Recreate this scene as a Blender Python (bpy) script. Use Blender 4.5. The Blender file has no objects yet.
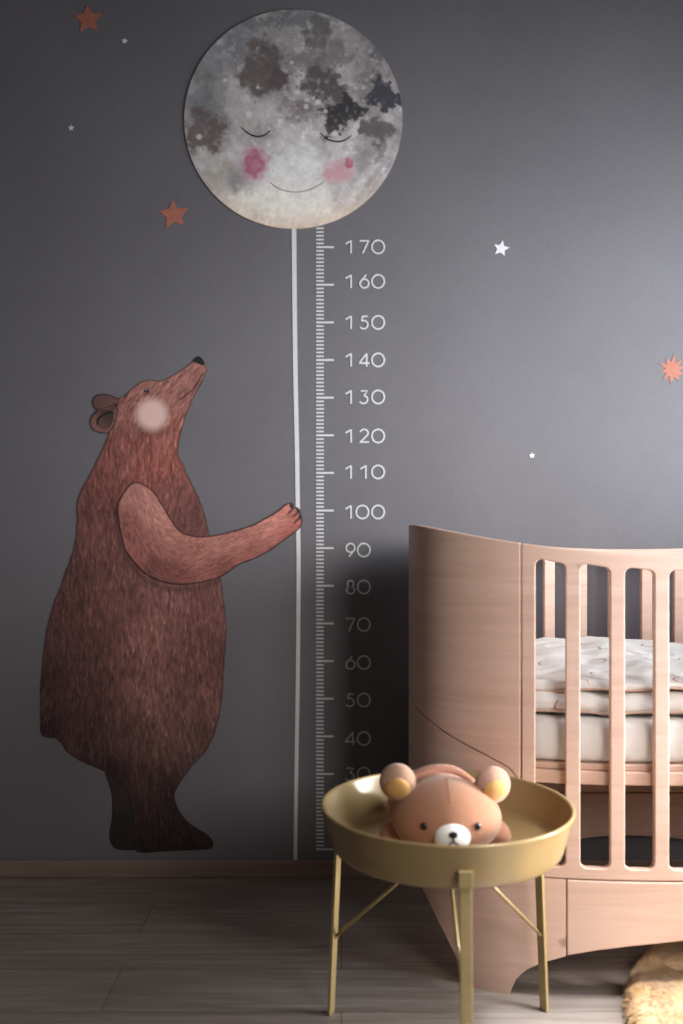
import bpy, bmesh, math, random
import numpy as np
from mathutils import Vector, Matrix
from mathutils.geometry import delaunay_2d_cdt

random.seed(7)
rng = np.random.default_rng(11)
scene = bpy.context.scene
C = scene.collection

# ----------------------------------------------------------------- camera and measures
F_PX = 996.0          # focal length in pixels of the 683 x 1024 frame
CAM_D = 2.65          # camera stands this far from the papered wall (wall face is Y = 0)
CAM_Z = 0.93
HZ = 527.0            # horizon row
K = F_PX / CAM_D      # pixels per metre on the wall


def wx(px):
    return (px - 341.5) / K


def wz(py):
    return CAM_Z - (py - HZ) / K


cam_d = bpy.data.cameras.new('camera')
cam = bpy.data.objects.new('camera', cam_d)
C.objects.link(cam)
cam.location = (0, -CAM_D, CAM_Z)
cam.rotation_euler = (math.pi / 2, 0, 0)
cam_d.sensor_fit = 'VERTICAL'
cam_d.sensor_height = 36.0
cam_d.sensor_width = 24.0
cam_d.lens = F_PX / 1024 * 36.0
cam_d.shift_y = (HZ - 512) / 1024
cam_d.clip_start = 0.05
cam_d.dof.use_dof = True
cam_d.dof.focus_distance = 2.30
cam_d.dof.aperture_fstop = 1.9
scene.camera = cam


# ----------------------------------------------------------------- materials
def srgb(r, g, b):
    def f(c):
        c = c / 255.0
        return c / 12.92 if c <= 0.04045 else ((c + 0.055) / 1.055) ** 2.4
    return (f(r), f(g), f(b), 1.0)


class NT:
    def __init__(self, name):
        self.m = bpy.data.materials.new(name)
        self.m.use_nodes = True
        self.t = self.m.node_tree
        self.b = self.t.nodes['Principled BSDF']

    def n(self, kind, **kw):
        nd = self.t.nodes.new(kind)
        for k, v in kw.items():
            setattr(nd, k, v)
        return nd

    def l(self, a, b):
        self.t.links.new(a, b)

    def coords(self, scale=(1, 1, 1), rot=(0, 0, 0), loc=(0, 0, 0)):
        tc = self.n('ShaderNodeTexCoord')
        mp = self.n('ShaderNodeMapping')
        mp.inputs['Scale'].default_value = scale
        mp.inputs['Rotation'].default_value = rot
        mp.inputs['Location'].default_value = loc
        self.l(tc.outputs['Object'], mp.inputs['Vector'])
        return mp.outputs['Vector']

    def noise(self, vec, scale, detail=4, rough=0.55, dist=0.0):
        nz = self.n('ShaderNodeTexNoise')
        nz.inputs['Scale'].default_value = scale
        nz.inputs['Detail'].default_value = detail
        nz.inputs['Roughness'].default_value = rough
        nz.inputs['Distortion'].default_value = dist
        self.l(vec, nz.inputs['Vector'])
        return nz.outputs['Fac']

    def ramp(self, fac, stops):
        r = self.n('ShaderNodeValToRGB')
        e = r.color_ramp.elements
        while len(e) < len(stops):
            e.new(0.5)
        for el, (p, c) in zip(e, stops):
            el.position = p
            el.color = c if len(c) == 4 else (*c, 1)
        self.l(fac, r.inputs['Fac'])
        return r.outputs['Color']

    def math(self, op, a, b=None, c=None):
        m = self.n('ShaderNodeMath', operation=op)
        for i, v in enumerate((a, b, c)):
            if v is None:
                continue
            if isinstance(v, (int, float)):
                m.inputs[i].default_value = v
            else:
                self.l(v, m.inputs[i])
        return m.outputs[0]

    def mix(self, fac, a, b, mode='MIX'):
        m = self.n('ShaderNodeMix', data_type='RGBA', blend_type=mode)
        for sock, v in ((m.inputs[0], fac), (m.inputs[6], a), (m.inputs[7], b)):
            if isinstance(v, (int, float)):
                sock.default_value = v
            elif isinstance(v, tuple):
                sock.default_value = v
            else:
                self.l(v, sock)
        return m.outputs[2]

    def bump(self, height, strength, dist=0.002):
        bp = self.n('ShaderNodeBump')
        bp.inputs['Strength'].default_value = strength
        bp.inputs['Distance'].default_value = dist
        self.l(height, bp.inputs['Height'])
        self.l(bp.outputs['Normal'], self.b.inputs['Normal'])

    def base(self, col):
        if isinstance(col, tuple):
            self.b.inputs['Base Color'].default_value = col
        else:
            self.l(col, self.b.inputs['Base Color'])

    def set(self, **kw):
        for k, v in kw.items():
            self.b.inputs[k.replace('_', ' ')].default_value = v
        return self


def mat_wall():
    t = NT('wallpaper')
    v = t.coords()
    big = t.noise(v, 1.6, 5, 0.6)
    col = t.ramp(big, [(0.30, (0.136, 0.126, 0.135)), (0.55, (0.156, 0.146, 0.155)), (0.78, (0.172, 0.162, 0.169))])
    fine = t.noise(t.coords((30, 1, 240)), 1.0, 3, 0.6)
    fine2 = t.noise(t.coords((240, 1, 30)), 1.0, 3, 0.6)
    weave = t.math('ADD', fine, fine2)
    col = t.mix(0.10, col, t.ramp(t.math('MULTIPLY', weave, 0.5), [(0.35, (0.06, 0.06, 0.07)), (0.65, (0.24, 0.23, 0.24))]))
    t.base(col)
    t.bump(weave, 0.10, 0.0006)
    t.set(Roughness=0.62)
    t.b.inputs['Specular IOR Level'].default_value = 0.35
    return t.m


def mat_floor():
    t = NT('floor_planks')
    v = t.coords()
    br = t.n('ShaderNodeTexBrick')
    br.offset = 0.37
    br.inputs['Scale'].default_value = 1.0
    br.inputs['Brick Width'].default_value = 1.25
    br.inputs['Row Height'].default_value = 0.185
    br.inputs['Mortar Size'].default_value = 0.0012
    br.inputs['Mortar Smooth'].default_value = 0.4
    br.inputs['Color1'].default_value = (0.0, 0.0, 0.0, 1)
    br.inputs['Color2'].default_value = (1, 1, 1, 1)
    br.inputs['Mortar'].default_value = (0.5, 0.5, 0.5, 1)
    t.l(v, br.inputs['Vector'])
    tone = t.ramp(br.outputs['Color'], [(0.0, (0.165, 0.130, 0.109)), (1.0, (0.285, 0.250, 0.222))])
    grain = t.noise(t.coords((2.2, 38, 1)), 1.6, 6, 0.62, 0.6)
    gcol = t.ramp(grain, [(0.30, (0.130, 0.098, 0.078)), (0.5, (0.23, 0.182, 0.152)), (0.72, (0.40, 0.362, 0.328))])
    col = t.mix(0.55, tone, gcol)
    col = t.mix(br.outputs['Fac'], col, (0.10, 0.075, 0.06, 1))
    t.base(col)
    t.bump(grain, 0.12, 0.001)
    t.set(Roughness=0.42)
    return t.m


def mat_wood(name, dark, mid, light, scale=(1.6, 1.6, 26), rough=0.45):
    t = NT(name)
    g = t.noise(t.coords(scale), 1.5, 6, 0.6, 0.9)
    fine = t.noise(t.coords(tuple(s * 6 for s in scale)), 1.5, 4, 0.6)
    col = t.ramp(g, [(0.28, dark), (0.5, mid), (0.74, light)])
    col = t.mix(0.14, col, t.ramp(fine, [(0.3, dark), (0.7, light)]))
    t.base(col)
    t.bump(fine, 0.04, 0.0006)
    t.set(Roughness=rough)
    return t.m


def mat_plain(name, col, rough=0.5, metallic=0.0, var=0.10, scale=60, bump=0.0, spec=0.5):
    t = NT(name)
    nz = t.noise(t.coords(), scale, 4, 0.6)
    c2 = tuple(c * (1 - var) for c in col[:3]) + (1,)
    c3 = tuple(min(1, c * (1 + var)) for c in col[:3]) + (1,)
    t.base(t.ramp(nz, [(0.3, c2), (0.7, c3)]))
    if bump:
        t.bump(nz, bump, 0.002)
    t.set(Roughness=rough, Metallic=metallic)
    t.b.inputs['Specular IOR Level'].default_value = spec
    return t.m


def mat_plush(name, col, scale=420, var=0.16):
    t = NT(name)
    nz = t.noise(t.coords(), scale, 5, 0.7)
    soft = t.noise(t.coords(), 22, 3, 0.6)
    c2 = tuple(c * (1 - var) for c in col[:3]) + (1,)
    c3 = tuple(min(1, c * (1 + var)) for c in col[:3]) + (1,)
    t.base(t.mix(0.5, t.ramp(nz, [(0.3, c2), (0.7, c3)]), t.ramp(soft, [(0.3, c2), (0.7, c3)])))
    t.bump(t.math('ADD', nz, t.math('MULTIPLY', soft, 1.5)), 0.5, 0.003)
    t.set(Roughness=0.95)
    t.b.inputs['Specular IOR Level'].default_value = 0.1
    t.b.inputs['Sheen Weight'].default_value = 0.5
    t.b.inputs['Sheen Roughness'].default_value = 0.45
    t.b.inputs['Sheen Tint'].default_value = (1, 0.9, 0.82, 1)
    return t.m


def mat_print(name):
    """printed ink: colours of the artwork are kept on the decal itself"""
    t = NT(name)
    at = t.n('ShaderNodeAttribute', attribute_name='ink')
    t.base(at.outputs['Color'])
    t.set(Roughness=0.62)
    t.b.inputs['Specular IOR Level'].default_value = 0.3
    return t.m


def mat_bedding():
    """white cotton with a loose print of rust coloured brush arcs"""
    t = NT('printed_cotton')
    tc = t.n('ShaderNodeTexCoord')
    sp = t.n('ShaderNodeSeparateXYZ')
    t.l(tc.outputs['Object'], sp.inputs[0])
    yz = t.math('ADD', sp.outputs['Y'], t.math('MULTIPLY', sp.outputs['Z'], 1.0))
    cb = t.n('ShaderNodeCombineXYZ')
    t.l(sp.outputs['X'], cb.inputs['X'])
    t.l(yz, cb.inputs['Y'])
    vo = t.n('ShaderNodeTexVoronoi', voronoi_dimensions='2D', feature='F1')
    vo.inputs['Scale'].default_value = 12.5
    vo.inputs['Randomness'].default_value = 0.7
    t.l(cb.outputs[0], vo.inputs['Vector'])
    ss = t.n('ShaderNodeSeparateColor')
    t.l(vo.outputs['Color'], ss.inputs[0])
    # vector from the cell's own centre, turned by a chance angle
    sc = t.n('ShaderNodeVectorMath', operation='SUBTRACT')
    t.l(cb.outputs[0], sc.inputs[0])
    t.l(vo.outputs['Position'], sc.inputs[1])
    rot = t.n('ShaderNodeVectorRotate', rotation_type='Z_AXIS')
    t.l(sc.outputs[0], rot.inputs['Vector'])
    t.l(t.math('MULTIPLY', ss.outputs[0], 6.28), rot.inputs['Angle'])
    sv = t.n('ShaderNodeSeparateXYZ')
    t.l(rot.outputs[0], sv.inputs[0])
    ln = t.n('ShaderNodeVectorMath', operation='LENGTH')
    t.l(sc.outputs[0], ln.inputs[0])
    rad = t.math('MULTIPLY_ADD', ss.outputs[1], 0.016, 0.013)
    off = t.math('ABSOLUTE', t.math('SUBTRACT', ln.outputs['Value'], rad))
    thick = t.math('MULTIPLY', t.math('MAXIMUM', sv.outputs['X'], 0.0), 0.13)
    arc = t.math('LESS_THAN', off, thick)
    arc = t.math('MULTIPLY', arc, t.math('GREATER_THAN', ss.outputs[2], 0.25))
    arc = t.math('MULTIPLY', arc, 0.85)
    soft = t.noise(t.coords(), 9, 4, 0.6)
    cloth = t.ramp(soft, [(0.3, (0.80, 0.77, 0.73)), (0.7, (0.86, 0.84, 0.80))])
    t.base(t.mix(arc, cloth, t.mix(ss.outputs[0], (0.50, 0.20, 0.10, 1), (0.52, 0.33, 0.22, 1))))
    t.bump(t.noise(t.coords(), 700, 2), 0.08, 0.0008)
    t.set(Roughness=0.9)
    t.b.inputs['Specular IOR Level'].default_value = 0.15
    return t.m


def mat_rug():
    t = NT('golden_pile')
    nz = t.noise(t.coords(), 9, 5, 0.65)
    nf = t.noise(t.coords(), 160, 3, 0.6)
    c = t.ramp(nz, [(0.32, (0.42, 0.22, 0.085)), (0.5, (0.53, 0.32, 0.15)), (0.68, (0.64, 0.46, 0.27))])
    t.base(t.mix(0.25, c, t.ramp(nf, [(0.3, (0.40, 0.22, 0.09)), (0.7, (0.66, 0.49, 0.30))])))
    t.set(Roughness=0.95)
    t.b.inputs['Specular IOR Level'].default_value = 0.1
    t.b.inputs['Sheen Weight'].default_value = 0.3
    return t.m


M = {
    'wall': mat_wall(),
    'floor': mat_floor(),
    'crib': mat_wood('pale_beech', (0.575, 0.375, 0.29, 1), (0.68, 0.46, 0.365, 1), (0.745, 0.53, 0.435, 1)),
    'crib_in': mat_wood('pale_beech_board', (0.54, 0.34, 0.26, 1), (0.62, 0.41, 0.32, 1), (0.69, 0.48, 0.38, 1)),
    'base': mat_wood('brown_oak', (0.16, 0.105, 0.085, 1), (0.225, 0.155, 0.125, 1), (0.29, 0.21, 0.17, 1), (1.2, 10, 26)),
    'print': mat_print('printed_ink'),
    'white_ink': mat_plain('white_ink', (0.66, 0.64, 0.62, 1), 0.6, var=0.05, scale=40, spec=0.3),
    'star_ink': mat_plain('orange_ink', (0.41, 0.150, 0.098, 1), 0.6, var=0.10, scale=70, spec=0.3),
    'star_pale': mat_plain('white_star_ink', (0.72, 0.71, 0.72, 1), 0.6, var=0.04, scale=40, spec=0.3),
    'dark_ink': mat_plain('dark_ink', (0.022, 0.017, 0.017, 1), 0.6, var=0.2, scale=200, spec=0.3),
    'outline_ink': mat_plain('outline_ink', (0.05, 0.03, 0.028, 1), 0.6, var=0.2, scale=200, spec=0.3),
    'smile_ink': mat_plain('grey_ink', (0.34, 0.30, 0.30, 1), 0.6, var=0.1, scale=100, spec=0.3),
    'tray': mat_plain('olive_lacquer', (0.330, 0.228, 0.102, 1), 0.24, var=0.05, scale=30),
    'brass': mat_plain('golden_olive_metal', (0.42, 0.315, 0.145, 1), 0.36, 0.25, var=0.06, scale=50),
    'cotton': mat_plain('white_cotton', (0.73, 0.70, 0.67, 1), 0.92, var=0.04, scale=14, bump=0.25, spec=0.15),
    'bedding': mat_bedding(),
    'piping': mat_plain('rust_piping', (0.62, 0.42, 0.33, 1), 0.9, var=0.15, scale=120, spec=0.15),
    'plush': mat_plush('brown_plush', (0.39, 0.185, 0.110, 1)),
    'plush_body': mat_plush('brown_body_plush', (0.40, 0.19, 0.125, 1)),
    'plush_ear': mat_plush('ear_plush', (0.50, 0.29, 0.205, 1)),
    'plush_inner': mat_plush('golden_plush', (0.62, 0.35, 0.12, 1)),
    'plush_white': mat_plush('white_plush', (0.84, 0.82, 0.78, 1), var=0.05),
    'thread': mat_plain('dark_thread', (0.012, 0.011, 0.014, 1), 0.7, var=0.2, scale=300, spec=0.2),
    'bead': mat_plain('black_bead', (0.010, 0.010, 0.013, 1), 0.16, var=0.1, scale=50),
    'rug': mat_rug(),
}


# ----------------------------------------------------------------- object helpers
def tag(o, label=None, cat=None, group=None, kind=None):
    if label:
        o['label'] = label
    if cat:
        o['category'] = cat
    if group:
        o['group'] = group
    if kind:
        o['kind'] = kind
    return o


def empty(name, loc, label, cat, group=None):
    o = bpy.data.objects.new(name, None)
    o.empty_display_size = 0.05
    o.location = loc
    C.objects.link(o)
    return tag(o, label, cat, group)


def link(name, me, m, parent=None, smooth=True, local=False):
    """mesh data is in world metres; a parented mesh is shifted into its parent's frame"""
    o = bpy.data.objects.new(name, me)
    if m is not None and not me.materials:
        me.materials.append(m)
    C.objects.link(o)
    if parent is not None:
        o.parent = parent
        if not local:
            w = Vector((0, 0, 0))
            p = parent
            while p is not None:
                w += p.location
                p = p.parent
            me.transform(Matrix.Translation(-w))
    if smooth:
        me.shade_smooth()
    return o


def mesh(name, verts, faces):
    me = bpy.data.meshes.new(name)
    me.from_pydata([tuple(map(float, v)) for v in verts], [], [tuple(map(int, f)) for f in faces])
    me.validate()
    me.update()
    return me


def bm_mesh(name, bm):
    bmesh.ops.recalc_face_normals(bm, faces=bm.faces[:])
    me = bpy.data.meshes.new(name)
    bm.to_mesh(me)
    bm.free()
    return me


def add_bevel(o, w=0.003, seg=3, ang=40):
    md = o.modifiers.new('bevel', 'BEVEL')
    md.width = w
    md.segments = seg
    md.limit_method = 'ANGLE'
    md.angle_limit = math.radians(ang)
    md.harden_normals = True
    md.use_clamp_overlap = True
    return o


def box_mesh(name, lo, hi):
    x0, y0, z0 = lo
    x1, y1, z1 = hi
    v = [(x0, y0, z0), (x1, y0, z0), (x1, y1, z0), (x0, y1, z0), (x0, y0, z1), (x1, y0, z1), (x1, y1, z1), (x0, y1, z1)]
    f = [(0, 3, 2, 1), (4, 5, 6, 7), (0, 1, 5, 4), (1, 2, 6, 5), (2, 3, 7, 6), (3, 0, 4, 7)]
    return mesh(name, v, f)


def tube_mesh(name, pts, rad, seg=12, flat=None):
    """round tube along pts; rad may be a list"""
    pts = [Vector(p) for p in pts]
    n = len(pts)
    rads = rad if isinstance(rad, (list, tuple)) else [rad] * n
    verts, faces = [], []
    up = Vector((0, 0, 1))
    for i, p in enumerate(pts):
        d = (pts[min(i + 1, n - 1)] - pts[max(i - 1, 0)]).normalized()
        a = d.cross(up)
        if a.length < 1e-3:
            a = d.cross(Vector((0, 1, 0)))
        a.normalize()
        b = a.cross(d).normalized()
        for k in range(seg):
            t = 2 * math.pi * k / seg
            verts.append(p + (a * math.cos(t) + b * math.sin(t)) * rads[i])
    for i in range(n - 1):
        for k in range(seg):
            k2 = (k + 1) % seg
            faces.append((i * seg + k, i * seg + k2, (i + 1) * seg + k2, (i + 1) * seg + k))
    faces.append(tuple(range(seg))[::-1])
    faces.append(tuple((n - 1) * seg + k for k in range(seg)))
    bm = bmesh.new()
    vs = [bm.verts.new(v) for v in verts]
    for f in faces:
        bm.faces.new([vs[i] for i in f])
    return bm_mesh(name, bm)


def lathe_mesh(name, prof, seg=96, center=(0, 0, 0)):
    bm = bmesh.new()
    rings = []
    for r, z in prof:
        if r < 1e-6:
            rings.append([bm.verts.new((center[0], center[1], z))])
        else:
            rings.append([bm.verts.new((center[0] + r * math.cos(2 * math.pi * k / seg),
                                        center[1] + r * math.sin(2 * math.pi * k / seg), z)) for k in range(seg)])
    for a, b in zip(rings[:-1], rings[1:]):
        for k in range(seg):
            k2 = (k + 1) % seg
            if len(a) == 1 and len(b) == 1:
                continue
            if len(a) == 1:
                bm.faces.new((a[0], b[k], b[k2]))
            elif len(b) == 1:
                bm.faces.new((a[k], b[0], a[k2]))
            else:
                bm.faces.new((a[k], b[k], b[k2], a[k2]))
    return bm_mesh(name, bm)


def catmull(pts, per=6, closed=True):
    P = np.array(pts, float)
    n = len(P)
    out = []
    rngi = range(n) if closed else range(n - 1)
    for i in rngi:
        if closed:
            p0, p1, p2, p3 = P[(i - 1) % n], P[i], P[(i + 1) % n], P[(i + 2) % n]
        else:
            p0, p1, p2, p3 = P[max(i - 1, 0)], P[i], P[i + 1], P[min(i + 2, n - 1)]
        for k in range(per):
            t = k / per
            out.append(0.5 * ((2 * p1) + (-p0 + p2) * t + (2 * p0 - 5 * p1 + 4 * p2 - p3) * t * t
                              + (-p0 + 3 * p1 - 3 * p2 + p3) * t ** 3))
    if not closed:
        out.append(P[-1])
    return np.array(out)


def inside(pts, poly):
    x, y = pts[:, 0], pts[:, 1]
    c = np.zeros(len(pts), bool)
    n = len(poly)
    for i in range(n):
        x0, y0 = poly[i]
        x1, y1 = poly[(i + 1) % n]
        m = ((y0 > y) != (y1 > y))
        if y1 != y0:
            c ^= m & (x < (x1 - x0) * (y - y0) / (y1 - y0) + x0)
    return c


def edge_dist(pts, poly):
    d = np.full(len(pts), 1e9)
    n = len(poly)
    for i in range(n):
        a, b = np.array(poly[i]), np.array(poly[(i + 1) % n])
        ab = b - a
        l2 = max((ab ** 2).sum(), 1e-12)
        t = np.clip(((pts - a) @ ab) / l2, 0, 1)
        d = np.minimum(d, np.hypot(*(pts - (a + t[:, None] * ab)).T))
    return d


def cdt(outline, holes=(), grid=None, jitter=0.0):
    """triangles of a flat outline with holes, with inner points every `grid`"""
    outline = np.array(outline, float)
    polys = [outline] + [np.array(h, float) for h in holes]
    pts = np.concatenate(polys)
    edges = []
    s = 0
    for p in polys:
        n = len(p)
        edges += [(s + i, s + (i + 1) % n) for i in range(n)]
        s += n
    if grid:
        lo, hi = outline.min(0), outline.max(0)
        ys = np.arange(lo[1] + grid * .5, hi[1], grid * 0.87)
        gp = []
        for j, y in enumerate(ys):
            xs = np.arange(lo[0] + (grid * .5 if j % 2 else 0), hi[0], grid)
            gp.append(np.stack([xs, np.full(len(xs), y)], 1))
        gp = np.concatenate(gp)
        if jitter:
            gp = gp + rng.uniform(-jitter, jitter, gp.shape)
        keep = inside(gp, outline)
        for h in polys[1:]:
            keep &= ~inside(gp, h)
        gp = gp[keep]
        for p in polys:
            gp = gp[edge_dist(gp, p) > grid * 0.35]
        pts = np.concatenate([pts, gp])
    r = delaunay_2d_cdt([Vector(p) for p in pts], edges, [], 0, 1e-7, False)
    vs = np.array([tuple(v) for v in r[0]])
    fs = np.array([tuple(f) for f in r[2]])
    cc = vs[fs].mean(1)
    keep = inside(cc, outline)
    for h in polys[1:]:
        keep &= ~inside(cc, h)
    return vs, [tuple(f) for f in fs[keep]]


def solid_from_flat(name, v2, tris, fmap, bmap):
    """closed solid: front face through fmap, back face through bmap"""
    n = len(v2)
    front = fmap(v2)
    back = bmap(v2)
    faces = []
    cnt = {}
    for t in tris:
        for i in range(len(t)):
            e = (t[i], t[(i + 1) % len(t)])
            cnt[tuple(sorted(e))] = cnt.get(tuple(sorted(e)), 0) + 1
    for t in tris:
        faces.append(tuple(t))
        faces.append(tuple(i + n for i in reversed(t)))
        for i in range(len(t)):
            a, b = t[i], t[(i + 1) % len(t)]
            if cnt[tuple(sorted((a, b)))] == 1:
                faces.append((b, a, a + n, b + n))
    return mesh(name, np.concatenate([front, back]), faces)


# ----------------------------------------------------------------- flat printed decals on the wall
def decal(name, outline_px, front, m, parent, holes=(), grid=None, back=0.0003, colour=None):
    """decal whose outline is given in wall units of one chart pixel; `front` = its thickness off the wall"""
    v2, tris = cdt(outline_px, holes, grid)

    def f(v, y):
        return np.stack([wx(v[:, 0]), np.full(len(v), -y), wz(v[:, 1])], 1)
    me = solid_from_flat(name, v2, [t[::-1] for t in tris] if False else tris, lambda v: f(v, front), lambda v: f(v, back))
    bm = bmesh.new()
    bm.from_mesh(me)
    bmesh.ops.recalc_face_normals(bm, faces=bm.faces[:])
    bm.to_mesh(me)
    bm.free()
    if colour is not None:
        at = me.attributes.new('ink', 'FLOAT_COLOR', 'POINT')
        col = colour(v2)
        col = np.concatenate([col, np.ones((len(col), 1))], 1)
        col = np.concatenate([col, col])
        if len(me.vertices) == len(col):
            at.data.foreach_set('color', col.astype(np.float32).ravel())
    return link(name, me, m, parent, smooth=False)


def ribbon(pts, w, w2=None):
    """outline polygon of a stroke of width w along open pts"""
    P = np.array(pts, float)
    n = len(P)
    L, R = [], []
    for i in range(n):
        d = P[min(i + 1, n - 1)] - P[max(i - 1, 0)]
        d /= np.hypot(*d) + 1e-9
        nn = np.array([-d[1], d[0]])
        ww = w if w2 is None else w + (w2 - w) * i / (n - 1)
        if callable(w):
            ww = w(i / (n - 1))
        L.append(P[i] + nn * ww / 2)
        R.append(P[i] - nn * ww / 2)
    return np.array(L + R[::-1])


def star_poly(cx, cy, R, r, n=5, rot=0.0, var=0.0):
    out = []
    for k in range(2 * n):
        a = rot + math.pi * k / n
        q = (R if k % 2 == 0 else r) * (1 + random.uniform(-var, var))
        out.append((cx + q * math.sin(a), cy - q * math.cos(a)))
    return out


# smooth value noise for painting the prints
def vnoise(x, y, cell, seed):
    r = np.random.default_rng(seed).random((257, 257))
    gx, gy = np.asarray(x) / cell + 40, np.asarray(y) / cell + 40
    ix, iy = np.floor(gx).astype(int), np.floor(gy).astype(int)
    fx, fy = gx - ix, gy - iy
    fx, fy = fx * fx * (3 - 2 * fx), fy * fy * (3 - 2 * fy)
    g = lambda a, b: r[a % 257, b % 257]
    return ((g(ix, iy) * (1 - fx) + g(ix + 1, iy) * fx) * (1 - fy)
            + (g(ix, iy + 1) * (1 - fx) + g(ix + 1, iy + 1) * fx) * fy)


def fbm(x, y, cell, seed, octv=5, gain=0.55):
    s, a, tot = 0, 1.0, 0
    for o in range(octv):
        s = s + a * vnoise(x, y, cell / 2 ** o, seed + o * 17)
        tot += a
        a *= gain
    return s / tot


class Canvas:
    """painted print: fur strokes laid over a colour wash"""
    def __init__(self, x0, y0, x1, y1, res=2.0):
        self.x0, self.y0, self.res = x0, y0, res
        self.w, self.h = int((x1 - x0) * res), int((y1 - y0) * res)
        xs = x0 + (np.arange(self.w) + .5) / res
        ys = y0 + (np.arange(self.h) + .5) / res
        self.X, self.Y = np.meshgrid(xs, ys)
        self.a = np.zeros((self.h, self.w, 3))

    def wash(self, ctrl, power=3.0):
        W = np.zeros_like(self.X)
        A = np.zeros_like(self.a)
        for (px, py), col in ctrl:
            w = 1.0 / (((self.X - px) ** 2 + (self.Y - py) ** 2) + 60.0) ** (power / 2)
            W += w
            A += w[..., None] * np.array(col)
        self.a = A / W[..., None]

    def at(self, px, py):
        ix = np.clip(((px - self.x0) * self.res).astype(int), 0, self.w - 1)
        iy = np.clip(((py - self.y0) * self.res).astype(int), 0, self.h - 1)
        return ix, iy

    def strokes(self, px, py, ang, length, gain, alpha=0.6):
        """many thin strokes; tone follows what lies under each root"""
        ix, iy = self.at(px, py)
        col = self.a[iy, ix] * gain
        steps = int(length.max() * self.res * 1.3)
        wide = rng.random(len(px)) < 0.6
        for k in range(steps):
            t = k / steps
            x = px + np.cos(ang) * length * t
            y = py + np.sin(ang) * length * t
            i, j = self.at(x, y)
            al = (alpha * math.sin(math.pi * (0.15 + 0.85 * t)))
            self.a[j, i] = self.a[j, i] * (1 - al) + col * al
            i2 = np.minimum(i + 1, self.w - 1)[wide]
            self.a[j[wide], i2] = self.a[j[wide], i2] * (1 - al) + col[wide] * al

    def line(self, pts, col, width=1.0, alpha=0.7):
        P = np.array(pts, float)
        for a, b in zip(P[:-1], P[1:]):
            n = max(2, int(np.hypot(*(b - a)) * self.res * 2))
            for t in np.linspace(0, 1, n):
                p = a + (b - a) * t
                m = (np.abs(self.X[0] - p[0]) < width * 2)
                k = (np.abs(self.Y[:, 0] - p[1]) < width * 2)
                jj, ii = np.where(k)[0], np.where(m)[0]
                if len(ii) == 0 or len(jj) == 0:
                    continue
                sub = np.ix_(jj, ii)
                d = np.hypot(self.X[sub] - p[0], self.Y[sub] - p[1])
                al = (alpha * np.clip(1 - d / width, 0, 1))[..., None]
                self.a[sub] = self.a[sub] * (1 - al) + np.array(col) * al

    def sample(self, v):
        fx = np.clip((v[:, 0] - self.x0) * self.res - .5, 0, self.w - 1.001)
        fy = np.clip((v[:, 1] - self.y0) * self.res - .5, 0, self.h - 1.001)
        i, j = fx.astype(int), fy.astype(int)
        u, w = (fx - i)[:, None], (fy - j)[:, None]
        i2, j2 = np.minimum(i + 1, self.w - 1), np.minimum(j + 1, self.h - 1)
        return np.clip((self.a[j, i] * (1 - u) + self.a[j, i2] * u) * (1 - w)
                       + (self.a[j2, i] * (1 - u) + self.a[j2, i2] * u) * w, 0.003, 0.95)


# ================================================================= SETTING
wall = link('wall_back', box_mesh('wall_back', (-2.6, 0.0, 0.0), (2.6, 0.12, 2.75)), M['wall'], smooth=False)
tag(wall, 'dark grey wallpapered wall behind the crib', kind='structure')
fl = link('floor', box_mesh('floor', (-2.6, -4.2, -0.08), (2.6, 0.12, 0.0)), M['floor'], smooth=False)
tag(fl, 'grey brown wooden plank floor', kind='structure')
bb = link('baseboard_back', box_mesh('baseboard_back', (-2.6, -0.010, 0.0), (2.6, 0.0, 0.046)), M['base'], smooth=False)
add_bevel(bb, 0.003, 2)
tag(bb, 'low brown wooden baseboard along the papered wall', kind='structure')

# ================================================================= WALL PRINTS
# --- moon
moon = empty('moon_picture', (wx(293.4), 0, wz(229.5)), 'large round moon wall print with closed eyes, pink cheeks and a smile', 'wall decal')
MC, MR = (293.4, 119.6), 109.0


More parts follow.
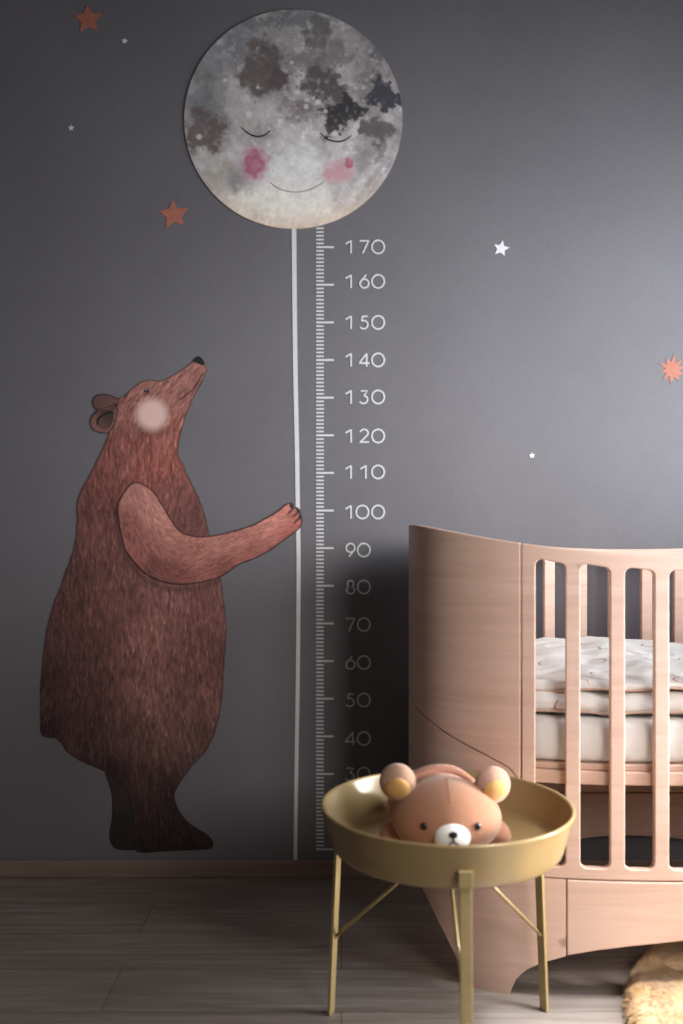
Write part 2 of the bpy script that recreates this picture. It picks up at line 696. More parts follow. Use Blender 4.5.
def moon_colour(v):
    # a: chart pixels relative to the print's own left top corner, scaled to the sketch below
    x = (v[:, 0] - 170) * 2.732
    y = v[:, 1] * 2.732
    wxn = (fbm(x, y, 70, 3) - .5) * 70
    wyn = (fbm(x, y, 70, 9) - .5) * 70
    fx = (fbm(x, y, 30, 33, 5, .68) - .5) * 95
    fy = (fbm(x, y, 30, 39, 5, .68) - .5) * 95
    X, Y = x + wxn + fx, y + wyn + fy
    base = np.zeros((len(v), 3)) + np.array([0.47, 0.425, 0.415])
    mott = fbm(x, y, 60, 51, 6, 0.62)
    base *= (0.30 + 1.40 * mott)[:, None]

    def blob(cx, cy, rx, ry, col, strength=1.0, hard=3.0, rot=0.0):
        nonlocal base
        hard *= 0.70
        rx, ry = rx * 1.1, ry * 1.1
        c, s = math.cos(rot), math.sin(rot)
        dx, dy = X - cx, Y - cy
        a, b = (dx * c + dy * s) / rx, (-dx * s + dy * c) / ry
        d = np.sqrt(a * a + b * b)
        w = np.clip((1.18 - d) * hard, 0, 1)
        w = w * w * (3 - 2 * w) * strength
        base = base * (1 - w[:, None]) + np.array(col) * w[:, None]

    blob(105, 250, 70, 120, (0.20, 0.205, 0.215), 0.85, 1.4)
    blob(175, 115, 95, 60, (0.22, 0.225, 0.24), 0.85, 1.4, -0.6)
    blob(310, 55, 150, 24, (0.19, 0.19, 0.20), 0.85, 2.0)
    blob(400, 82, 30, 34, (0.17, 0.155, 0.155), 0.9, 3.0)
    blob(545, 120, 26, 100, (0.16, 0.15, 0.155), 0.85, 2.2, -0.75)
    blob(480, 110, 60, 40, (0.40, 0.36, 0.345), 0.8, 2.0)
    blob(320, 110, 55, 40, (0.42, 0.39, 0.37), 0.8, 2.0)
    blob(262, 190, 64, 84, (0.150, 0.118, 0.112), 0.95, 3.2)
    blob(300, 215, 26, 40, (0.13, 0.10, 0.10), 0.8, 3.0)
    blob(375, 150, 44, 34, (0.22, 0.19, 0.185), 0.75, 2.6)
    blob(450, 140, 48, 34, (0.20, 0.18, 0.18), 0.75, 2.6)
    blob(412, 220, 54, 52, (0.125, 0.100, 0.100), 0.95, 3.2)
    blob(455, 215, 22, 45, (0.13, 0.105, 0.105), 0.85, 3.0)
    blob(345, 300, 52, 26, (0.24, 0.195, 0.185), 0.8, 2.4)
    blob(472, 306, 62, 44, (0.055, 0.050, 0.052), 1.0, 4.2)
    blob(445, 345, 36, 28, (0.060, 0.054, 0.055), 0.95, 4.0)
    blob(545, 230, 34, 34, (0.21, 0.18, 0.18), 0.7, 2.4)
    blob(588, 256, 31, 40, (0.060, 0.058, 0.072), 0.97, 3.8)
    blob(568, 366, 33, 36, (0.125, 0.112, 0.115), 0.92, 3.6)
    blob(590, 420, 22, 24, (0.18, 0.16, 0.16), 0.8, 3.0)
    blob(92, 360, 44, 62, (0.145, 0.112, 0.105), 0.9, 2.8)
    blob(130, 460, 40, 40, (0.42, 0.37, 0.31), 0.8, 2.0)
    blob(205, 320, 50, 46, (0.50, 0.47, 0.44), 0.8, 2.0)
    blob(340, 460, 115, 100, (0.80, 0.77, 0.745), 0.92, 1.6)
    blob(300, 560, 190, 60, (0.86, 0.80, 0.725), 0.92, 1.8)
    blob(110, 430, 26, 30, (0.56, 0.52, 0.46), 0.7, 2.4)
    blob(560, 520, 70, 40, (0.46, 0.42, 0.42), 0.6, 1.6, -0.7)
    # tan lower limb
    d = np.hypot(v[:, 0] - MC[0], v[:, 1] - MC[1]) / MR
    low = np.clip((y - 470) / 130, 0, 1) * np.clip((d - 0.80) / 0.2, 0, 1)
    base = base * (1 - 0.65 * low[:, None]) + np.array([0.80, 0.60, 0.42]) * 0.65 * low[:, None]
    # bright speckle and crater spray
    sp = np.clip((fbm(x, y, 11, 71, 3) - 0.60) * 6, 0, 1) * np.clip((fbm(x, y, 60, 77, 3) - 0.42) * 4, 0, 1)
    base += (sp * 0.20)[:, None]
    for (cx, cy, r) in ((217, 315, 9), (405, 280, 7), (372, 291, 6), (80, 375, 7), (450, 366, 7), (392, 268, 3), (240, 240, 4),
                        (150, 220, 5), (510, 345, 8), (500, 365, 12), (425, 305, 5), (333, 172, 5)):
        w = np.clip((1.3 - np.hypot(x - cx, y - cy) / r) * 2.5, 0, 1)[:, None] * 0.75
        base = base * (1 - w) + np.array([0.72, 0.69, 0.66]) * w
    # rays running up to the right
    ray = np.clip((vnoise((x - y * 0.0) * 0.8 + y * 0.55, y * 0.05 + x * 0.04, 9, 91) - 0.62) * 4, 0, 1)
    zone = np.clip(1.2 - np.hypot((x - 520) / 120, (y - 500) / 110), 0, 1)
    base += (ray * zone * 0.22)[:, None]
    base *= (0.74 + 0.52 * fbm(x, y, 14, 111, 5, .7))[:, None]
    return np.clip(base, 0.02, 0.90)


circ = [(MC[0] + MR * math.cos(2 * math.pi * k / 220), MC[1] + MR * 1.004 * math.sin(2 * math.pi * k / 220)) for k in range(220)]
decal('disc', circ, 0.003, M['print'], moon, grid=0.95, colour=moon_colour)


def moon_px(x, y):
    return (170 + x / 2.732, y / 2.732)


def cheek_colour(cx, cy, rx, ry, col, col2):
    def f(v):
        b = moon_colour(v)
        x = (v[:, 0] - 170) * 2.732
        y = v[:, 1] * 2.732
        nx = x + (fbm(x, y, 18, 5) - .5) * 34
        ny = y + (fbm(x, y, 18, 6) - .5) * 34
        d = np.hypot((nx - cx) / rx, (ny - cy) / ry)
        w = np.clip((1.1 - d) * 1.8, 0, 1)
        w = (w * (0.55 + 0.7 * fbm(x, y, 12, 8, 3)))
        w = np.clip(w, 0, 0.93)[:, None]
        mixc = np.array(col) * (1 - w) + np.array(col2) * w
        return b * (1 - w) + mixc * w
    return f


def ell(cx, cy, rx, ry, n=48):
    return [(cx + rx * math.cos(2 * math.pi * k / n), cy + ry * math.sin(2 * math.pi * k / n)) for k in range(n)]


o = decal('cheek', ell(*moon_px(232, 448), 23, 26), 0.0031, M['print'], moon, grid=0.9, back=0.003,
          colour=cheek_colour(232, 448, 44, 50, (0.60, 0.30, 0.36), (0.44, 0.105, 0.19)))
tag(o, 'deep rose pink cheek')
o = decal('cheek', ell(*moon_px(462, 462), 25, 21), 0.0031, M['print'], moon, grid=0.9, back=0.003,
          colour=cheek_colour(458, 472, 50, 36, (0.68, 0.50, 0.51), (0.64, 0.33, 0.37)))
tag(o, 'soft pale pink cheek')
o = decal('cheek_spot', ell(*moon_px(490, 445), 6.2, 6.2, 24), 0.00325, M['print'], moon, grid=0.9, back=0.0031,
          colour=cheek_colour(490, 445, 17, 17, (0.60, 0.30, 0.34), (0.50, 0.10, 0.17)))
tag(o, 'small bright rose spot on the cheek')
for pts in (((195, 348), (212, 364), (235, 374), (258, 371), (276, 357)), ((411, 364), (428, 380), (452, 388), (476, 385), (497, 371))):
    cv = catmull([moon_px(*p) for p in pts], 6, False)
    decal('closed_eye', ribbon(cv, lambda t: 0.45 + 1.0 * math.sin(math.pi * t)), 0.0040, M['dark_ink'], moon, back=0.003)
cv = catmull([moon_px(*p) for p in ((275, 500), (300, 517), (340, 526), (385, 519), (422, 498))], 6, False)
decal('smile', ribbon(cv, 0.8), 0.0040, M['smile_ink'], moon, back=0.003)

# --- string
st = catmull([(294.0, 229), (294.6, 300), (295.6, 380), (297.0, 450), (298.0, 520), (298.6, 560), (298.2, 640), (297.2, 720), (296.0, 800), (295.4, 859.5)], 6, False)
o = decal('balloon_string_picture', ribbon(st, 4.6, 3.6), 0.001, M['white_ink'], None)
tag(o, 'long white vertical string print hanging from the moon to the baseboard', 'wall decal')

# --- growth chart
chart = empty('growth_chart_picture', (wx(316), 0, wz(850)), 'white growth chart ruler print numbered from 30 to 170 beside the string', 'growth chart')
Y170, STEP = 247.2, 37.62
bm = bmesh.new()
for cm in range(10, 176):
    y = Y170 + (170 - cm) * STEP / 10
    if cm % 10 == 0:
        decal('major_tick', [(316.2, y - .95), (333.8, y - .95), (333.8, y + .95), (316.2, y + .95)], 0.001, M['white_ink'], chart)
    else:
        x0, x1 = wx(316.2), wx(323.8)
        z0, z1 = wz(y + .8), wz(y - .8)
        vs = [bm.verts.new(c) for c in ((x0, -.0003, z0), (x1, -.0003, z0), (x1, -.0003, z1), (x0, -.0003, z1), (x0, -.001, z0), (x1, -.001, z0), (x1, -.001, z1), (x0, -.001, z1))]
        for f in ((0, 3, 2, 1), (4, 5, 6, 7), (0, 1, 5, 4), (1, 2, 6, 5), (2, 3, 7, 6), (3, 0, 4, 7)):
            bm.faces.new([vs[i] for i in f])
link('minor_tick_scale', bm_mesh('minor_tick_scale', bm), M['white_ink'], chart, smooth=False)


def arc(cx, cy, rx, ry, a0, a1, n=20):
    """angles in degrees, 0 = right, 90 = up"""
    return [(cx + rx * math.cos(math.radians(a0 + (a1 - a0) * k / n)), cy - ry * math.sin(math.radians(a0 + (a1 - a0) * k / n))) for k in range(n + 1)]


# strokes of each figure on a cell 0..1 wide, 0 (top) .. 1 (bottom), closed rings flagged
def glyph(ch):
    if ch == '0':
        return [('ring', arc(0.5, 0.5, 0.50, 0.50, 0, 360, 36))]
    if ch == '1':
        return [('line', [(0.16, 0.27), (0.60, 0.03)]), ('line', [(0.60, 0.0), (0.60, 1.0)])]
    if ch == '2':
        return [('line', arc(0.46, 0.28, 0.32, 0.28, 165, -30) + [(0.60, 0.55), (0.14, 0.985)]), ('line', [(0.10, 0.96), (0.86, 0.96)])]
    if ch == '3':
        return [('line', [(0.2, 0.04), (0.72, 0.04), (0.44, 0.40)]), ('line', arc(0.40, 0.69, 0.34, 0.30, 88, -150))]
    if ch == '4':
        return [('line', [(0.66, 1.0), (0.66, 0.0), (0.66, 0.0)]), ('line', [(0.66, 0.02), (0.06, 0.74)]), ('line', [(0.06, 0.74), (0.90, 0.74)])]
    if ch == '5':
        return [('line', [(0.76, 0.04), (0.32, 0.04)]), ('line', [(0.32, 0.02), (0.25, 0.42)]), ('line', arc(0.42, 0.67, 0.34, 0.31, 118, -145))]
    if ch == '6':
        return [('ring', arc(0.48, 0.66, 0.35, 0.33, 0, 360, 30)), ('line', [(0.62, 0.0), (0.19, 0.50)])]
    if ch == '7':
        return [('line', [(0.10, 0.04), (0.82, 0.04)]), ('line', [(0.82, 0.02), (0.34, 1.0)])]
    if ch == '8':
        return [('ring', arc(0.48, 0.25, 0.25, 0.24, 0, 360, 26)), ('ring', arc(0.48, 0.74, 0.32, 0.27, 0, 360, 28))]
    if ch == '9':
        return [('ring', arc(0.48, 0.34, 0.35, 0.33, 0, 360, 30)), ('line', [(0.77, 0.50), (0.36, 1.0)])]
    return []


NUM_Y = {170: 247, 160: 281.5, 150: 322.5, 140: 360, 130: 397, 120: 436, 110: 472, 100: 512, 90: 550, 80: 587, 70: 624.5,
         60: 662.5, 50: 700, 40: 738.5, 30: 774}
for num, cy in NUM_Y.items():
    s = str(num)
    H, Wd, SW = 13.2, 12.4, 1.6
    if len(s) == 3:
        xs = [343.6, 358.4, 371.9] if s[1] != '0' else [343.6, 356.2, 371.9]
    else:
        xs = [344.6, 357.6]
    for i, ch in enumerate(s):
        bm = bmesh.new()
        for gi, (kind, pts) in enumerate(glyph(ch)):
            P = np.array([(xs[i] + p[0] * Wd, cy - H / 2 + p[1] * H) for p in pts])
            if kind == 'ring':
                c = P[:-1].mean(0)
                n = len(P) - 1
                r = np.hypot(*(P[:-1] - c).T)[:, None]
                outer = c + (P[:-1] - c) * (1 + SW / 2 / r)
                inner = c + (P[:-1] - c) * (1 - SW / 2 / r)
                for layer in (0.0011,):
                    vo = [bm.verts.new((wx(p[0]), -layer, wz(p[1]))) for p in outer]
                    vi = [bm.verts.new((wx(p[0]), -layer, wz(p[1]))) for p in inner]
                    bo = [bm.verts.new((wx(p[0]), -.0003, wz(p[1]))) for p in outer]
                    bi = [bm.verts.new((wx(p[0]), -.0003, wz(p[1]))) for p in inner]
                    for k in range(n):
                        q = (k + 1) % n
                        bm.faces.new((vo[k], vo[q], vi[q], vi[k]))
                        bm.faces.new((bo[k], bo[q], vo[q], vo[k]))
                        bm.faces.new((vi[k], vi[q], bi[q], bi[k]))
                        bm.faces.new((bi[k], bi[q], bo[q], bo[k]))
            else:
                n = len(P)
                q = ribbon(P, SW)
                vf = [bm.verts.new((wx(p[0]), -0.001 - 0.0002 * gi, wz(p[1]))) for p in q]
                vb = [bm.verts.new((wx(p[0]), -.0003, wz(p[1]))) for p in q]
                m2 = len(q)
                for k in range(n - 1):
                    bm.faces.new((vf[k], vf[k + 1], vf[m2 - 2 - k], vf[m2 - 1 - k]))
                    bm.faces.new((vb[k + 1], vb[k], vb[m2 - 1 - k], vb[m2 - 2 - k]))
                for k in range(m2):
                    k2 = (k + 1) % m2
                    bm.faces.new((vf[k2], vf[k], vb[k], vb[k2]))
        link('numeral', bm_mesh('numeral', bm), M['white_ink'], chart, smooth=False)

# --- stars
for (nm, cx, cy, R, r, n, rot, var, m, lab, grp) in (
    ('star_picture', 88.0, 19.5, 15.6, 7.6, 5, -0.06, 0.06, 'star_ink', 'orange five-pointed star print at the top left, highest of the stars', 'star prints'),
    ('star_picture', 174.0, 214.5, 15.4, 7.6, 5, -0.10, 0.06, 'star_ink', 'orange five-pointed star print just left below the moon', 'star prints'),
    ('star_picture', 672.4, 369.5, 14.5, 7.2, 10, 0.12, 0.14, 'star_ink', 'orange many-pointed burst star print above the crib', 'star prints'),
    ('star_picture', 124.5, 41.0, 3.3, 1.6, 5, 0.1, 0.05, 'star_pale', 'tiny white star print just below the top orange star', 'star prints'),
    ('star_picture', 71.2, 128.0, 3.3, 1.6, 5, 0.0, 0.05, 'star_pale', 'tiny white star print on the left, far above the bear', 'star prints'),
    ('star_picture', 501.2, 248.6, 8.2, 3.9, 5, 0.2, 0.05, 'star_pale', 'white star print right of the number 170, largest of the white ones', 'star prints'),
    ('star_picture', 532.0, 455.5, 3.2, 1.6, 5, -0.05, 0.05, 'star_pale', 'tiny white star print closest above the crib rail', 'star prints'),
):
    o = decal(nm, star_poly(cx, cy, R, r, n, rot, var), 0.001, M[m], None)
    tag(o, lab, 'star', grp)

# --- bear
bear = empty('bear_picture', (wx(150), 0, wz(852)), 'brown standing bear wall print looking up and holding the string', 'wall decal')
body_pts = [(119, 399), (124, 396.1), (133.3, 387.9), (141.5, 381.8), (149.7, 379.7), (157.9, 380.7), (164, 379.7), (174.3, 374.6), (186.6, 366.4),
            (194.8, 360.2), (198.5, 357.2), (203, 360), (205, 364.3), (206.9, 369.5), (205, 374.8), (202, 382.8), (195.8, 394), (190.7, 405.3), (185.6, 417.6),
            (181.9, 430), (179.2, 442), (178.4, 454.8), (183.8, 467), (194, 487.6), (204.3, 512), (209, 532.7), (214, 550), (219, 568), (222.3, 586), (223.8, 602),
            (226, 618), (226, 641), (223.8, 673.8), (221.9, 702.5), (216.5, 727), (208.4, 747.6), (198, 760), (187.8, 772), (176.8, 788.6),
            (174.8, 798), (179.7, 811), (190, 823.5), (206.3, 833.7), (213.4, 842), (210.4, 848.6), (194, 850), (165.3, 851.3), (140, 852.5),
            (134, 845), (133, 815), (131, 800), (125, 788), (105.9, 772), (83.3, 762), (66.9, 751.7), (60.8, 742.5), (55, 738), (44.4, 737.2), (40.2, 731),
            (40.6, 722), (40.2, 698.4), (42.3, 665.6), (46.4, 632.8), (53.5, 604), (62.8, 580), (71, 557), (75.6, 541), (77.2, 520.4), (76.7, 508), (79.2, 495.8),
            (87.4, 479.4), (97.7, 458.9), (104.5, 445), (108.7, 434), (113, 420)]
body_poly = catmull(body_pts, 5)
# ruffled fur along the outline
_jj = rng.uniform(-0.5, 0.5, body_poly.shape)
_mask = (body_poly[:, 1] > 440) & (body_poly[:, 1] < 780)
body_poly = body_poly + _jj * _mask[:, None]

cvs = Canvas(30, 345, 240, 865, 2.2)
BR = lambda r, g, b: (r, g, b)
cvs.wash([
    ((150, 395), BR(.235, .140, .118)), ((185, 375), BR(.22, .130, .112)), ((195, 370), BR(.23, .135, .115)), ((130, 405), BR(.19, .108, .094)),
    ((165, 430), BR(.20, .105, .088)), ((120, 440), BR(.145, .075, .064)), ((150, 455), BR(.19, .092, .074)), ((175, 450), BR(.18, .086, .070)),
    ((105, 480), BR(.135, .070, .060)), ((85, 500), BR(.095, .055, .050)), ((190, 510), BR(.105, .060, .054)), ((170, 490), BR(.135, .074, .063)),
    ((95, 540), BR(.125, .069, .061)), ((75, 570), BR(.085, .050, .046)), ((120, 590), BR(.15, .084, .073)), ((160, 600), BR(.20, .118, .103)),
    ((210, 600), BR(.155, .088, .078)), ((60, 620), BR(.085, .050, .047)), ((90, 630), BR(.115, .066, .060)), ((150, 640), BR(.235, .140, .122)),
    ((200, 640), BR(.175, .10, .089)), ((222, 660), BR(.13, .075, .068)), ((50, 680), BR(.065, .042, .041)), ((85, 690), BR(.085, .052, .049)),
    ((150, 690), BR(.22, .134, .119)), ((205, 690), BR(.165, .098, .088)), ((48, 728), BR(.045, .030, .030)), ((75, 735), BR(.075, .048, .046)),
    ((125, 740), BR(.13, .081, .075)), ((170, 740), BR(.165, .10, .09)), ((205, 740), BR(.13, .08, .072)), ((110, 765), BR(.055, .037, .036)),
    ((150, 785), BR(.10, .062, .056)), ((145, 815), BR(.075, .045, .042)), ((170, 800), BR(.065, .040, .037)), ((190, 840), BR(.060, .037, .034)), ((150, 845), BR(.055, .035, .033)),
], 3.2)
# the print is a warm red brown, strongest on the chest
_k = np.array([345, 480, 560, 700, 780, 860.])
for ch, vals in enumerate(((1.42, 1.62, 1.34, 1.22, .90, .72), (1.18, 1.20, 1.06, 1.00, .80, .66), (1.13, 1.15, 1.04, .98, .80, .65))):
    cvs.a[..., ch] *= np.interp(cvs.Y, _k, vals)
# soft tonal wash
cvs.a = cvs.a ** 1.13 * 1.25
cvs.a *= np.interp(cvs.Y, [740, 800], [1.0, 0.72])[..., None]
cvs.a *= (0.80 + 0.40 * fbm(cvs.X, cvs.Y, 22, 201, 4))[..., None]


def fur(cv, poly, n, angf, lmin, lmax, glo, ghi, alpha):
    lo, hi = poly.min(0), poly.max(0)
    p = rng.uniform(lo, hi, (n, 2))
    p = p[inside(p, poly)]
    g = np.where(rng.random(len(p)) < 0.5, rng.uniform(glo, 0.85, len(p)), rng.uniform(1.0, ghi, len(p)))[:, None]
    cv.strokes(p[:, 0], p[:, 1], angf(p) + rng.normal(0, 0.14, len(p)), rng.uniform(lmin, lmax, len(p)), g, alpha)


def body_ang(p):
    # fur falls downward and follows the sides of the body; on the head it sweeps back
    a = np.full(len(p), math.pi / 2)
    a += (p[:, 0] - 135) / 90 * -0.16 * np.clip((p[:, 1] - 620) / 120, -1, 1)
    head = np.clip((450 - p[:, 1]) / 50, 0, 1)
    return a * (1 - head) + head * (math.pi * 0.70)


fur(cvs, body_poly, 11000, body_ang, 8, 16, 0.30, 1.5, 0.66)
fur(cvs, body_poly, 9000, body_ang, 6, 12, 0.42, 1.9, 0.62)
fur(cvs, body_poly, 5500, body_ang, 4, 9, 0.40, 2.2, 0.65)
dark = (0.022, 0.014, 0.013)
cvs.line(np.vstack([body_poly, body_poly[:1]]), dark, 1.2, 0.35)
# crease between the two legs, mouth and muzzle folds
cvs.line(catmull([(133, 845), (132.5, 815), (130, 798), (122, 786)], 6, False), dark, 1.6, 0.5)
cvs.line(catmull([(203, 374), (197, 383), (191, 391), (183, 397.5), (179.5, 399.2)], 6, False), (0.035, 0.018, 0.016), 1.0, 0.75)
cvs.line(catmull([(158, 382), (159, 385), (157, 388)], 6, False), (0.09, 0.05, 0.042), 1.0, 0.2)
cvs.line(catmull([(143.5, 392.5), (147, 393.5), (150, 391.5)], 6, False), (0.07, 0.04, 0.034), 0.9, 0.35)
# soft shade under the arm, painted into the print
for off in (0, 2, 4):
    cvs.line(catmull([(116 - off * .4, 508), (118 - off * .5, 530), (124 - off * .5, 553), (136 - off * .3, 570 + off * .4), (150, 581 + off * .6), (172, 588 + off * .7), (200, 586 + off), (221, 578 + off)], 5, False), (0.055, 0.030, 0.027), 3.0, 0.025)
# pale round cheek of the print
dch = np.hypot(cvs.X - 152.3, cvs.Y - 414.5)
wch = np.clip((20.5 - dch) / 9.0, 0, 1)
wch = (wch * wch * (3 - 2 * wch) * 0.92)[..., None]
cheek_rgb = np.array([0.80, 0.54, 0.47])
decal('body', body_poly, 0.0012, M['print'], bear, grid=0.95, colour=lambda v: (lambda w, b: b * (1 - w) + cheek_rgb * w)(
    (lambda d: (lambda q: (q * q * (3 - 2 * q) * 0.93)[:, None])(np.clip((21 - d) / 12, 0, 1)))(np.hypot(v[:, 0] - 152.3, v[:, 1] - 414.5)), cvs.sample(v)))
o = decal('cheek', ell(152.3, 414.5, 21, 21, 56), 0.0016, M['print'], bear, grid=0.95, back=0.0012,
          colour=lambda v: (lambda w, b: b * (1 - w) + cheek_rgb * w)(
              (lambda d: (lambda q: (q * q * (3 - 2 * q) * 0.93)[:, None])(np.clip((21 - d) / 12, 0, 1)))(np.hypot(v[:, 0] - 152.3, v[:, 1] - 414.5)), cvs.sample(v)))
tag(o, 'pale glowing round cheek')

# far leg, far ear, near ear
far_leg = catmull([(105.9, 772), (125, 786), (131, 800), (133.4, 815), (134.5, 845), (132.5, 850), (117, 849), (110.4, 842), (109.5, 831.7), (112, 817), (112, 796.8), (109, 784.5)], 5)
c2 = Canvas(85, 385, 140, 860, 2.2)
c2.wash([((120, 790), (.035, .024, .023)), ((120, 830), (.022, .017, .018)), ((105, 400), (.10, .062, .055)), ((97, 405), (.085, .05, .045)), ((100, 425), (.19, .10, .085)), ((110, 410), (.17, .095, .08))], 3)
c2.a[..., 0] *= np.where(c2.Y < 500, 1.18, 1.0)
fur(c2, far_leg, 900, lambda p: np.full(len(p), math.pi / 2), 5, 10, 0.6, 1.5, 0.5)
c2.line(np.vstack([far_leg, far_leg[:1]]), (0.01, 0.008, 0.008), 1.3, 0.6)
decal('leg', far_leg, 0.0010, M['print'], bear, grid=1.0, colour=c2.sample)
far_ear = catmull([(121, 401), (112.8, 395.8), (104.6, 393.9), (96.4, 395), (92.4, 400.2), (93, 406.4), (99, 411), (112, 408)], 5)
c2.line(np.vstack([far_ear, far_ear[:1]]), dark, 1.4, 0.6)
decal('ear', far_ear, 0.0010, M['print'], bear, grid=1.0, colour=c2.sample)
near_ear = catmull([(117, 404), (108.7, 406.4), (98.4, 409.2), (92.3, 415.6), (90.2, 421.7), (92.3, 428.9), (98.4, 432.4), (106.6, 433.6), (112, 430), (116.5, 420)], 5)
fur(c2, near_ear, 500, lambda p: np.full(len(p), 2.2), 3, 6, 0.6, 1.6, 0.5)
c2.line(np.vstack([near_ear, near_ear[:1]]), dark, 1.2, 0.6)
e = decal('ear', near_ear, 0.0016, M['print'], bear, grid=1.0, colour=c2.sample)
ci = Canvas(90, 400, 125, 440, 2.2)
ci.wash([((105, 415), (.055, .034, .03)), ((103, 425), (.15, .08, .065)), ((112, 422), (.045, .027, .024))], 3)
ci.line(catmull([(113, 412), (104, 414), (98, 419), (97, 425)], 6, False), (0.02, 0.012, 0.012), 1.8, 0.6)
decal('inner_ear', catmull([(113.5, 411.5), (104, 413), (97.5, 418.5), (96.8, 424.5), (101, 428.5), (108, 428.5), (113, 421)], 5), 0.0019, M['print'], e, grid=1.0, back=0.0016, colour=ci.sample)
# nose and eye
decal('nose', catmull([(193.0, 361.0), (196.5, 357.0), (199, 356.4), (202.4, 358.8), (204.6, 364.4), (201.5, 364.8), (197, 363.2)], 5), 0.0018, M['dark_ink'], bear)
ey = decal('eye', ell(146.4, 390.5, 2.3, 2.0, 20), 0.0018, M['dark_ink'], bear)
decal('eye_glint', ell(146.0, 389.9, 0.6, 0.55, 10), 0.0021, M['star_pale'], ey, back=0.0018)

# near arm with paw
arm_pts = [(133.8, 482.3), (143, 483.8), (153.8, 491.5), (163, 505.4), (172.3, 520.7), (181.5, 531.5), (195.3, 536), (213.8, 535.2), (232, 530.9),
           (250.7, 525.4), (266, 517.7), (278, 510.5), (284.5, 505), (289.5, 502.8), (293.2, 503.6), (293.8, 507.4), (297, 507.2), (299.8, 509.6), (301.2, 514.5),
           (302.4, 519.5), (301.2, 526), (296, 532), (290, 536.2), (281.4, 542.6), (269, 551.5), (253.8, 559.2), (238.4, 565.3), (223, 576),
           (207.6, 581.3), (189, 584.4), (173.8, 584.4), (158.4, 580.7), (146, 574.5), (135.4, 563.8), (126, 551.5), (121.5, 537.6), (118.5, 522.3),
           (117.5, 507), (121.5, 496), (127.7, 487)]
arm_poly = catmull(arm_pts, 5)
ca = Canvas(105, 470, 312, 600, 2.4)
ca.wash([((135, 495), BR(.25, .165, .142)), ((150, 510), BR(.30, .20, .17)), ((125, 520), BR(.165, .092, .080)), ((140, 545), BR(.20, .115, .098)), ((165, 540), BR(.26, .165, .142)),
         ((150, 565), BR(.14, .080, .070)), ((175, 575), BR(.15, .082, .071)), ((195, 555), BR(.25, .150, .128)), ((215, 545), BR(.27, .175, .150)), ((220, 568), BR(.17, .092, .078)),
         ((240, 540), BR(.28, .17, .145)), ((250, 553), BR(.20, .11, .094)), ((265, 530), BR(.31, .20, .17)), ((272, 540), BR(.25, .135, .113)), ((281, 520), BR(.34, .215, .18)),
         ((290, 525), BR(.27, .125, .105)), ((285, 535), BR(.20, .095, .082)), ((296, 512), BR(.25, .14, .12))], 3.4)
ca.a *= np.array([1.50, 1.14, 1.10])
ca.a *= (0.85 + 0.30 * fbm(ca.X, ca.Y, 14, 301, 4))[..., None]


def arm_ang(p):
    # upper arm: downwards, forearm: towards the paw
    t = np.clip((p[:, 0] - 145) / 45, 0, 1)
    return (math.pi * 0.42) * (1 - t) + (-0.42) * t


ca.a = ca.a ** 1.22 * 1.42
fur(ca, arm_poly, 5000, arm_ang, 6, 11, 0.45, 1.4, 0.55)
fur(ca, arm_poly, 5000, arm_ang, 3, 8, 0.50, 1.6, 0.55)
ca.line(np.vstack([arm_poly, arm_poly[:1]]), dark, 1.5, 0.8)
for pts in (((294, 507.5), (291, 511), (288, 514)), ((299, 511.5), (296, 514.5), (292.5, 517)), ((301, 517), (297, 520), (294, 523.5))):
    ca.line(catmull(pts, 5, False), (0.05, 0.028, 0.025), 1.2, 0.7)
arm = decal('arm', arm_poly, 0.0022, M['print'], bear, grid=0.95, colour=ca.sample)
for pts in (((290.2, 503.4), (292.8, 503.7), (293.4, 507.6), (291.3, 508.6), (289.8, 506)), ((297.4, 507.6), (299.6, 509.8), (299.6, 513.0), (297.2, 511.6), (296.2, 509)),
            ((300.4, 513.6), (301.9, 517.0), (300.8, 519.6), (298.8, 517.2), (299, 514.8))):
    decal('claw', catmull(pts, 3), 0.0026, M['outline_ink'], arm, back=0.0022)

# ================================================================= CRIB
XC, YC, A, B, PW = 0.751, -0.380, 0.595, 0.335, 3.0


def plan_table(a, b, p, n=4001):
    t = np.linspace(-math.pi, math.pi, n)
    c, s = np.cos(t), np.sin(t)
    x = XC - a * np.sign(c) * np.abs(c) ** (2 / p)
    y = YC - b * np.sign(s) * np.abs(s) ** (2 / p)
    d = np.concatenate([[0], np.cumsum(np.hypot(np.diff(x), np.diff(y)))])
    d -= np.interp(0, t, d)
    return d, x, y


S_T, X_T, Y_T = plan_table(A, B, PW)
# outward normals
_g = np.stack([np.gradient(X_T), np.gradient(Y_T)], 1)
_n = np.stack([_g[:, 1], -_g[:, 0]], 1)
_n /= np.maximum(np.hypot(*_n.T), 1e-9)[:, None]
_out = ((X_T - XC) * _n[:, 0] + (Y_T - YC) * _n[:, 1]) < 0
_n[_out] *= -1
for _k in (0, 1):                       # smooth away the poles
    _n[:, _k] = np.convolve(np.pad(_n[:, _k], 12, 'edge'), np.ones(25) / 25, 'valid')
_n /= np.hypot(*_n.T)[:, None]


def shell(v, depth=0.0, mirror=False):
    s, z = v[:, 0], v[:, 1]
    x = np.interp(s, S_T, X_T) - depth * np.interp(s, S_T, _n[:, 0])
    y = np.interp(s, S_T, Y_T) - depth * np.interp(s, S_T, _n[:, 1])
    if mirror:
        x = 2 * XC - x
    return np.stack([x, y, z], 1)


_front = S_T >= 0


def s_of_x(x):
    xs, ss = X_T[_front], S_T[_front]
    return float(np.interp(x, xs, ss))


def ztop(x):
    return 0.872 + 0.063 * np.abs((XC - x) / A) ** 2.16


def ztop_s(s):
    return ztop(np.interp(s, S_T, X_T))


